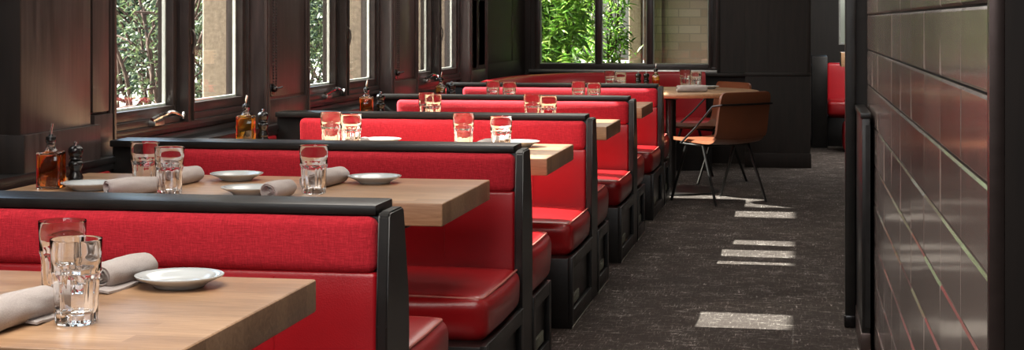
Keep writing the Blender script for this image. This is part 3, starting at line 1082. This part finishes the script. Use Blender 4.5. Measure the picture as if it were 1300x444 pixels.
def napkin(p0, p1, r, label, seed, flap=True, pink=False):
    p0, p1 = Vector((*p0, 0)), Vector((*p1, 0))
    L = (p1 - p0).length
    ang = math.atan2((p1 - p0).y, (p1 - p0).x)
    o = empty('rolled_napkin', ((p0 + p1).x / 2, (p0 + p1).y / 2, ZT), label, 'napkin', 'rolled linen napkins', ang)
    bm = BM()
    n, seg = 34, 30
    rings = []
    off = Vector((seed * 3.1, seed, 0))
    for i in range(n + 1):
        t = i / n
        x = -L / 2 + L * t
        e = min(t, 1 - t)
        rr = r * (1.0 + .12 * math.sin(PI * t)) * (1 - .16 * max(0, 1 - e / .06) ** 2)
        row = []
        for q in range(seg):
            a = 2 * PI * q / seg
            w = 1 + .10 * noise.noise(Vector((x * 9, math.cos(a) * 1.2, math.sin(a) * 1.2)) + off) + .05 * noise.noise(Vector((x * 30, math.cos(a) * 2.5, math.sin(a) * 2.5)) + off)
            # overlapping edge of the cloth winding diagonally
            ph = (a - 1.0 - t * 1.8) % (2 * PI)
            w += .05 * max(0, 1 - ph / .5)
            y_, z_ = rr * w * math.cos(a) * 1.08, rr * w * math.sin(a) * .92
            row.append(Vector((x, y_, max(z_ + r * .92, .0006))))
        rings.append(row)
    V = [[bm.verts.new(v) for v in row] for row in rings]
    for i in range(n):
        for q in range(seg):
            bm.faces.new((V[i][q], V[i][(q + 1) % seg], V[i + 1][(q + 1) % seg], V[i + 1][q]))
    # rolled ends: spiral folds going inwards
    for end, sg in ((0, 1), (n, -1)):
        prev = V[end]
        c = sum((v.co for v in prev), Vector()) / seg
        for j, (sc, dx) in enumerate(((.86, .004), (.78, -.001), (.66, .010), (.56, .001), (.42, .012), (.30, .003), (.14, .012))):
            cur = []
            for q in range(seg):
                a = 2 * PI * q / seg
                s2 = sc * (1 + .10 * math.sin(a * 2 + j) + .06 * math.sin(a * 3 + seed))
                base = V[end][q].co
                cur.append(bm.verts.new(c + (base - c) * s2 + Vector((sg * dx, 0, 0))))
            for q in range(seg):
                bm.faces.new((prev[q], prev[(q + 1) % seg], cur[(q + 1) % seg], cur[q]))
            prev = cur
        bm.faces.new(prev)
    link('roll', bm, M['napkin'], o, angle=60)
    if flap:
        for fx, fl in ((-.36, .10), (.30, .07)):
            bm = BM()
            x0 = L * fx
            top, bot = [], []
            gx, gy = 8, 6
            for i in range(gx + 1):
                a, b_ = [], []
                for j in range(gy + 1):
                    u, v_ = i / gx, j / gy
                    x = x0 - fl * .6 + fl * 1.2 * u
                    y = -r * .5 - v_ * (r * 1.1) * (1 - .25 * u)
                    z = .003 + .004 * (1 - v_) + .0015 * math.sin(u * 5 + seed) * v_
                    a.append(bm.verts.new((x, y, z + .0022))); b_.append(bm.verts.new((x, y, z - .0022)))
                top.append(a); bot.append(b_)
            for i in range(gx):
                for j in range(gy):
                    bm.faces.new((top[i][j], top[i + 1][j], top[i + 1][j + 1], top[i][j + 1]))
                    bm.faces.new((bot[i][j + 1], bot[i + 1][j + 1], bot[i + 1][j], bot[i][j]))
            for i in range(gx):
                for j in (0, gy):
                    bm.faces.new((top[i][j], bot[i][j], bot[i + 1][j], top[i + 1][j]))
            for j in range(gy):
                for i in (0, gx):
                    bm.faces.new((top[i][j], top[i][j + 1], bot[i][j + 1], bot[i][j]))
            link('flap', bm, M['napkin'], o, angle=60)
napkin((-1.380, 2.40), (-1.348, 2.735), .029, 'rolled grey linen napkin at the left edge of the nearest table, beside the largest tumbler', 1)
napkin((-1.366, 2.99), (-1.340, 3.165), .028, 'rolled grey linen napkin on the nearest table, right behind the largest plate', 9)
napkin((-2.085, 4.62), (-1.978, 4.755), .027, 'rolled linen napkin at the left of the second table, beside the flat plate', 2, False)
napkin((-2.005, 4.93), (-1.985, 5.11), .028, 'rolled linen napkin on the second table between the tumbler pair and a plate', 10, False)
napkin((-1.567, 4.605), (-1.546, 4.742), .027, 'rolled linen napkin, open end forward, left of the lone tumbler on the second table', 3, False)
napkin((-1.535, 4.885), (-1.502, 5.17), .028, 'rolled linen napkin right behind the lone tumbler on the second table', 11, False)
napkin((-1.865, 6.53), (-1.84, 6.70), .020, 'small rolled napkin right of the left tumbler pair on the third table', 4, False)
napkin((-1.295, 6.46), (-1.272, 6.62), .024, 'rolled napkin between the spaced tumblers on the third table', 5, False)
napkin((-1.905, 8.36), (-1.84, 8.52), .022, 'rolled napkin right of the overlapping left tumblers, fourth table', 6, False)
napkin((-.93, 12.22), (-.71, 12.30), .028, 'thick rolled white napkin at the front of the round table', 7, False)
napkin((-1.615, 12.38), (-1.565, 12.58), .024, 'rolled white napkin at the left side of the round table', 8, False)

def oil_bottle(x, y, m, label, rz=0.1, s=1.0):
    o = empty('oil_bottle', (x, y, ZT), label, 'bottle', 'square oil bottles')
    o.rotation_euler = (0, 0, rz)
    hw = .037 * s
    bm = BM()
    box(bm, -hw, hw, -hw, hw, 0, .118, .007, 3)
    rounded = [(0.020, .1175), (.022, .120), (.016, .126), (.0135, .132), (.0135, .146), (.017, .147), (.017, .153), (.012, .153), (.010, .1175)]
    lathe(bm, rounded, 20)
    bt = link('bottle', bm, M['glass'], o, angle=40)
    bm = BM(); box(bm, -hw + .004, hw - .004, -hw + .004, hw - .004, .009, .108, .005, 2)
    link('oil', bm, m, bt, angle=40)
    bm = BM()
    lathe(bm, [(0, .140), (.011, .140), (.012, .153), (.017, .154), (.016, .164), (.008, .167), (.006, .172), (0, .172)], 18)
    link('stopper', bm, M['mill'], o)
    bm = BM()
    tube(bm, smooth_path([(0, 0, .168), (0.001, 0, .185), (.006, 0, .207)], 4), .0038, 10, radii=None)
    link('pourer', bm, M['chrome'], o)
    return o
def pepper_mill(x, y, label, m='mill'):
    o = empty('pepper_mill', (x, y, ZT), label, 'pepper mill', 'black pepper mills')
    bm = BM()
    lathe(bm, [(0, 0), (.025, 0), (.0265, .003), (.0265, .012), (.022, .018), (.0245, .026), (.0245, .032), (.018, .044), (.0165, .054), (.021, .064), (.0235, .072), (.021, .080), (.016, .085), (0, .085)], 32)
    link('body', bm, M[m], o, angle=60)
    bm = BM()
    lathe(bm, [(0, .0855), (.018, .0855), (.021, .090), (.0175, .096), (.0215, .104), (.024, .114), (.0225, .124), (.015, .131), (.006, .134), (0, .134)], 32)
    link('head', bm, M[m], o, angle=60)
    bm = BM()
    lathe(bm, [(0, .1335), (.004, .1335), (.004, .137), (.0062, .139), (.0062, .143), (.003, .1455), (0, .1455)], 16)
    link('knob', bm, M['chrome'], o)
    return o
oil_bottle(-2.355, 4.80, M['oil_red'], 'square bottle of reddish amber oil on the second table against the wall')
pepper_mill(-2.300, 4.86, 'black pepper mill beside the reddish oil bottle, second table')
oil_bottle(-2.415, 6.80, M['oil_gold'], 'square bottle of bright golden oil on the third table')
pepper_mill(-2.350, 6.84, 'black pepper mill beside the golden oil bottle, third table')
oil_bottle(-2.365, 8.62, M['oil_amber'], 'square bottle of amber oil on the fourth table', .2)
pepper_mill(-2.295, 8.66, 'black pepper mill beside the amber bottle, fourth table')
oil_bottle(-2.30, 10.20, M['oil_olive'], 'square bottle of dark olive oil on the fifth table', .1, .85)
pepper_mill(-2.232, 10.22, 'black pepper mill beside the dark olive bottle, fifth table')
oil_bottle(-1.125, 12.62, M['oil_gold'], 'small square bottle of golden oil on the round table', .1, .75)
pepper_mill(-1.19, 12.52, 'black pepper mill touching the golden bottle on the round table, right one of two')
pepper_mill(-1.25, 12.50, 'black pepper mill farther from the golden bottle on the round table, left one of two')
for q in list(S.objects):
    if q.type == 'EMPTY' and q.get('category') in ('bottle', 'pepper mill') and q.location.y > 12.55 and abs(q.location.x + 1.2) < .1:
        q.location.z = ZT

# ------------------------------------------------------------------ bead chains for the blinds
def chain(y, x, label):
    o = empty('bead_chain', (x, y, 0), label, 'chain', 'blind bead chains')
    bm = BM()
    tube(bm, [(0, -.018, .97), (0, -.014, 1.4), (0, -.012, 2.45)], .0014, 6)
    tube(bm, [(0, .030, .97), (0, .022, 1.4), (0, .016, 2.45)], .0014, 6)
    z = .98
    while z < 1.75:
        for yy in (-.016, .026):
            bmesh.ops.create_icosphere(bm, subdivisions=1, radius=.0052, matrix=Matrix.Translation((0, yy, z)))
        z += .014
    link('beads', bm, M['black'], o, angle=80)
    bm = BM()
    box(bm, -.022, -.010, -.022, .034, .935, .995, .004)
    bmesh.ops.create_uvsphere(bm, u_segments=16, v_segments=10, radius=.016, matrix=Matrix.Translation((-.002, .006, .97)))
    tube(bm, [(0, .006, .97), (.03, .03, .98)], .005, 8)
    link('tension_holder', bm, M['mill'], o)
    bm = BM(); box(bm, -.025, .02, -.04, .05, 2.45, 2.52, .005)
    link('clutch', bm, M['black'], o)
chain(bays[3] + OPEN + .045, -2.52, 'black bead chain hanging in front of the pier behind the third table')
chain(bays[4] + OPEN + .045, -2.52, 'black bead chain hanging at the pier farther along the windows')

# ------------------------------------------------------------------ furniture in the room beyond
o = empty('far_booth', (0.26, 17.2, 0), 'red booth seat with a black side panel in the room beyond the opening', 'booth bench')
bm = BM(); box(bm, -.16, .0, -.30, .55, 0, .94, .006); link('side_panel', bm, M['black'], o)
bm = BM(); rounded_box(bm, .002, .9, .38, .48, .42, .86, .03, (8, 2, 5), (0, .01, 0)); link('backrest', bm, M['vinyl'], o)
bm = BM(); rounded_box(bm, -.02 + .022, .9, -.12, .38, .30, .48, .05, (8, 6, 4), (0, .015, .01)); link('seat_cushion', bm, M['seat'], o)
bm = BM(); box(bm, .002, .9, -.05, .48, 0, .30, .004); link('plinth', bm, M['black'], o)
bm = BM()
rounded_box(bm, .405, .75, 16.35, 16.7, 0, .31, .06, (4, 4, 4), (.01, .01, .01))
tag(link('footstool', bm, M['vinyl']), 'low rounded red upholstered stool at the opening, before the far booth', 'stool')
o = empty('counter_table', (0.70, 16.3, 0), 'thick pale wooden tabletop corner seen at the opening, above the far booth', 'table')
bm = BM(); box(bm, -.325, .4, -.3, .3, .86, .995, .006, 2); link('tabletop', bm, M['oak'], o)
bm = BM(); lathe(bm, [(0, 0), (.24, 0), (.24, .015), (.04, .03), (.04, .859), (0, .859)], 24, (.38, 0, 0)); link('pedestal', bm, M['black'], o)

# ------------------------------------------------------------------ outdoors
bm = BM(); box(bm, -40, XW - .001, -20, 60, -.25, -.13); box(bm, XW, 20, 20.21, 60, -.25, -.13); box(bm, XW, -.21, 15.1, 20.2, -.25, -.13)
struct(link('ground', bm, M['ground'], smooth=False))
for i, lb in enumerate(('seen through the first window bay', 'seen through the second window bay', 'seen through the farthest window bay')):
    yy = 8.2 + PIT * i
    bm = BM(); rounded_box(bm, -3.16, -2.86, yy, yy + .34, -.13, 3.4, .015, (2, 2, 4))
    tag(link('stucco_column', bm, M['stucco']), 'beige rough stucco column outside the glass, ' + lb, 'column', 'stucco columns outside')
bm = BM(); box(bm, -1.70, -.21, 17.6, 17.9, -.13, 3.6)
box(bm, -1.60, -1.50, 17.56, 17.6, -.13, 3.6)
tag(link('brick_wall', bm, M['brick'], smooth=False), 'brown brick garden wall outside the right panes of the far window', 'wall')
bm = BM(); rounded_box(bm, -1.84, -1.705, 17.38, 17.58, -.13, 3.2, .01, (2, 2, 4))
tag(link('garden_pillar', bm, M['stucco']), 'grey-beige pillar behind the leaves outside the far window', 'pillar')

def shrub(loc, size, n, ll, lw, mleaf, label, seed, stems=9, stem_r=.012, cat='shrub', lean=.5, zmin=.1):
    rnd = random.Random(seed)
    o = empty('shrub', loc, label, cat, 'shrubs outside the windows')
    bm = BM()
    tips = []
    for q in range(stems):
        a = rnd.uniform(0, 2 * PI)
        bx, by = rnd.uniform(-.25, .25) * size[0], rnd.uniform(-.25, .25) * size[1]
        pts = [Vector((bx, by, 0))]
        hh = size[2] * rnd.uniform(.7, 1)
        for j in range(1, 7):
            t = j / 6
            pts.append(Vector((bx + math.cos(a) * size[0] * .45 * t ** 1.3 * lean * 2 + rnd.uniform(-.06, .06), by + math.sin(a) * size[1] * .45 * t ** 1.3 * lean * 2 + rnd.uniform(-.06, .06), hh * t)))
        sp = smooth_path(pts, 3)
        tube(bm, sp, stem_r, 6, radii=[stem_r * (1.3 - i / len(sp)) for i in range(len(sp))])
        tips.append(sp)
        for s_ in range(4):
            st = sp[rnd.randrange(5, len(sp) - 1)]
            e = st + Vector((rnd.uniform(-.35, .35), rnd.uniform(-.35, .35), rnd.uniform(-.05, .35)))
            tw = smooth_path([st, (st + e) / 2 + Vector((rnd.uniform(-.05, .05), rnd.uniform(-.05, .05), .04)), e], 3)
            tube(bm, tw, stem_r * .45, 5)
            tips.append(tw)
    link('stems', bm, M['bark'], o)
    verts, faces = [], []
    for q in range(n):
        sp = rnd.choice(tips)
        c = Vector(sp[rnd.randrange(len(sp) // 3, len(sp))]) + Vector((rnd.gauss(0, .11) * size[0] / 1.2, rnd.gauss(0, .11) * size[1] / 1.2, rnd.gauss(0, .09)))
        if c.z < zmin: continue
        a = rnd.uniform(0, 2 * PI)
        tilt = rnd.uniform(-.9, .7)
        d = Vector((math.cos(a) * math.cos(tilt), math.sin(a) * math.cos(tilt), math.sin(tilt)))
        s = d.cross(Vector((rnd.uniform(-.6, .6), rnd.uniform(-.6, .6), 1))).normalized()
        nrm = s.cross(d)
        L = ll * rnd.uniform(.6, 1.3); w_ = lw * rnd.uniform(.7, 1.2)
        k0 = len(verts)
        P = [c, c + d * L * .35 + s * w_ - nrm * 0, c + d * L * .35 - s * w_, c + d * L * .72 + s * w_ * .75 - nrm * L * .05, c + d * L * .72 - s * w_ * .75 - nrm * L * .05, c + d * L - nrm * L * .16, c + d * L * .4 - nrm * w_ * -.5]
        verts += [tuple(v_) for v_ in P]
        faces += [(k0, k0 + 1, k0 + 6), (k0, k0 + 6, k0 + 2), (k0 + 1, k0 + 3, k0 + 6), (k0 + 6, k0 + 4, k0 + 2), (k0 + 3, k0 + 5, k0 + 6), (k0 + 6, k0 + 5, k0 + 4)]
    me = bpy.data.meshes.new('foliage')
    me.from_pydata(verts, [], faces)
    me.materials.append(M[mleaf])
    f_ = bpy.data.objects.new('foliage', me)
    COL.objects.link(f_); f_.parent = o
    return o
# behind the far window
shrub((-2.68, 15.92, -.13), (.9, .5, 2.4), 5200, .17, .017, 'leaf_bright', 'bright green bushy shrub filling the left pane of the far window', 11, stems=14)
shrub((-2.02, 16.78, -.13), (.34, .28, 2.2), 1000, .13, .014, 'leaf_bright', 'loose green shrub with bare stems behind the middle pane of the far window', 12, stems=10)
shrub((-3.4, 19.4, -.13), (2.4, 1.4, 2.6), 5200, .16, .02, 'leaf_bright', 'deep green hedge shrub farthest behind the far window', 13, stems=12)
bm = BM(); box(bm, -4.9, -4.6, -6, 5.35, -.13, 4.3)  # unseen wall added to keep direct sun off the front tables
struct(link('sun_blocker_wall', bm, M['stucco'], smooth=False))
# beside the window wall
shrub((-4.6, 10.6, -.13), (1.3, 2.0, 2.3), 2300, .07, .012, 'leaf_dark', 'tangled brown-stemmed shrub outside the first window pane', 14, stems=22, stem_r=.016)
shrub((-5.6, 14.0, -.13), (1.8, 2.4, 2.6), 4200, .08, .016, 'leaf_dark', 'muted green shrub behind the first stucco column', 15, stems=14)
shrub((-5.2, 17.6, -.13), (1.4, 2.4, 2.5), 4600, .09, .016, 'leaf_dark', 'muted green shrub outside the second window bay', 16, stems=12)
shrub((-4.9, 22.2, -.13), (1.4, 2.4, 2.4), 4200, .09, .016, 'leaf_bright', 'light green shrub outside the farthest window bay', 17, stems=12)

shrub((-8.6, 17.5, -.13), (2.0, 7.0, 3.2), 9000, .17, .05, 'leaf_dark', 'long dark green hedge farthest out beyond the side windows', 21, stems=40, stem_r=.02)
shrub((-10.5, 31.0, -.13), (2.4, 7.0, 3.4), 9000, .17, .05, 'leaf_dark', 'dark hedge seen past the farthest side window panes', 22, stems=40, stem_r=.02)
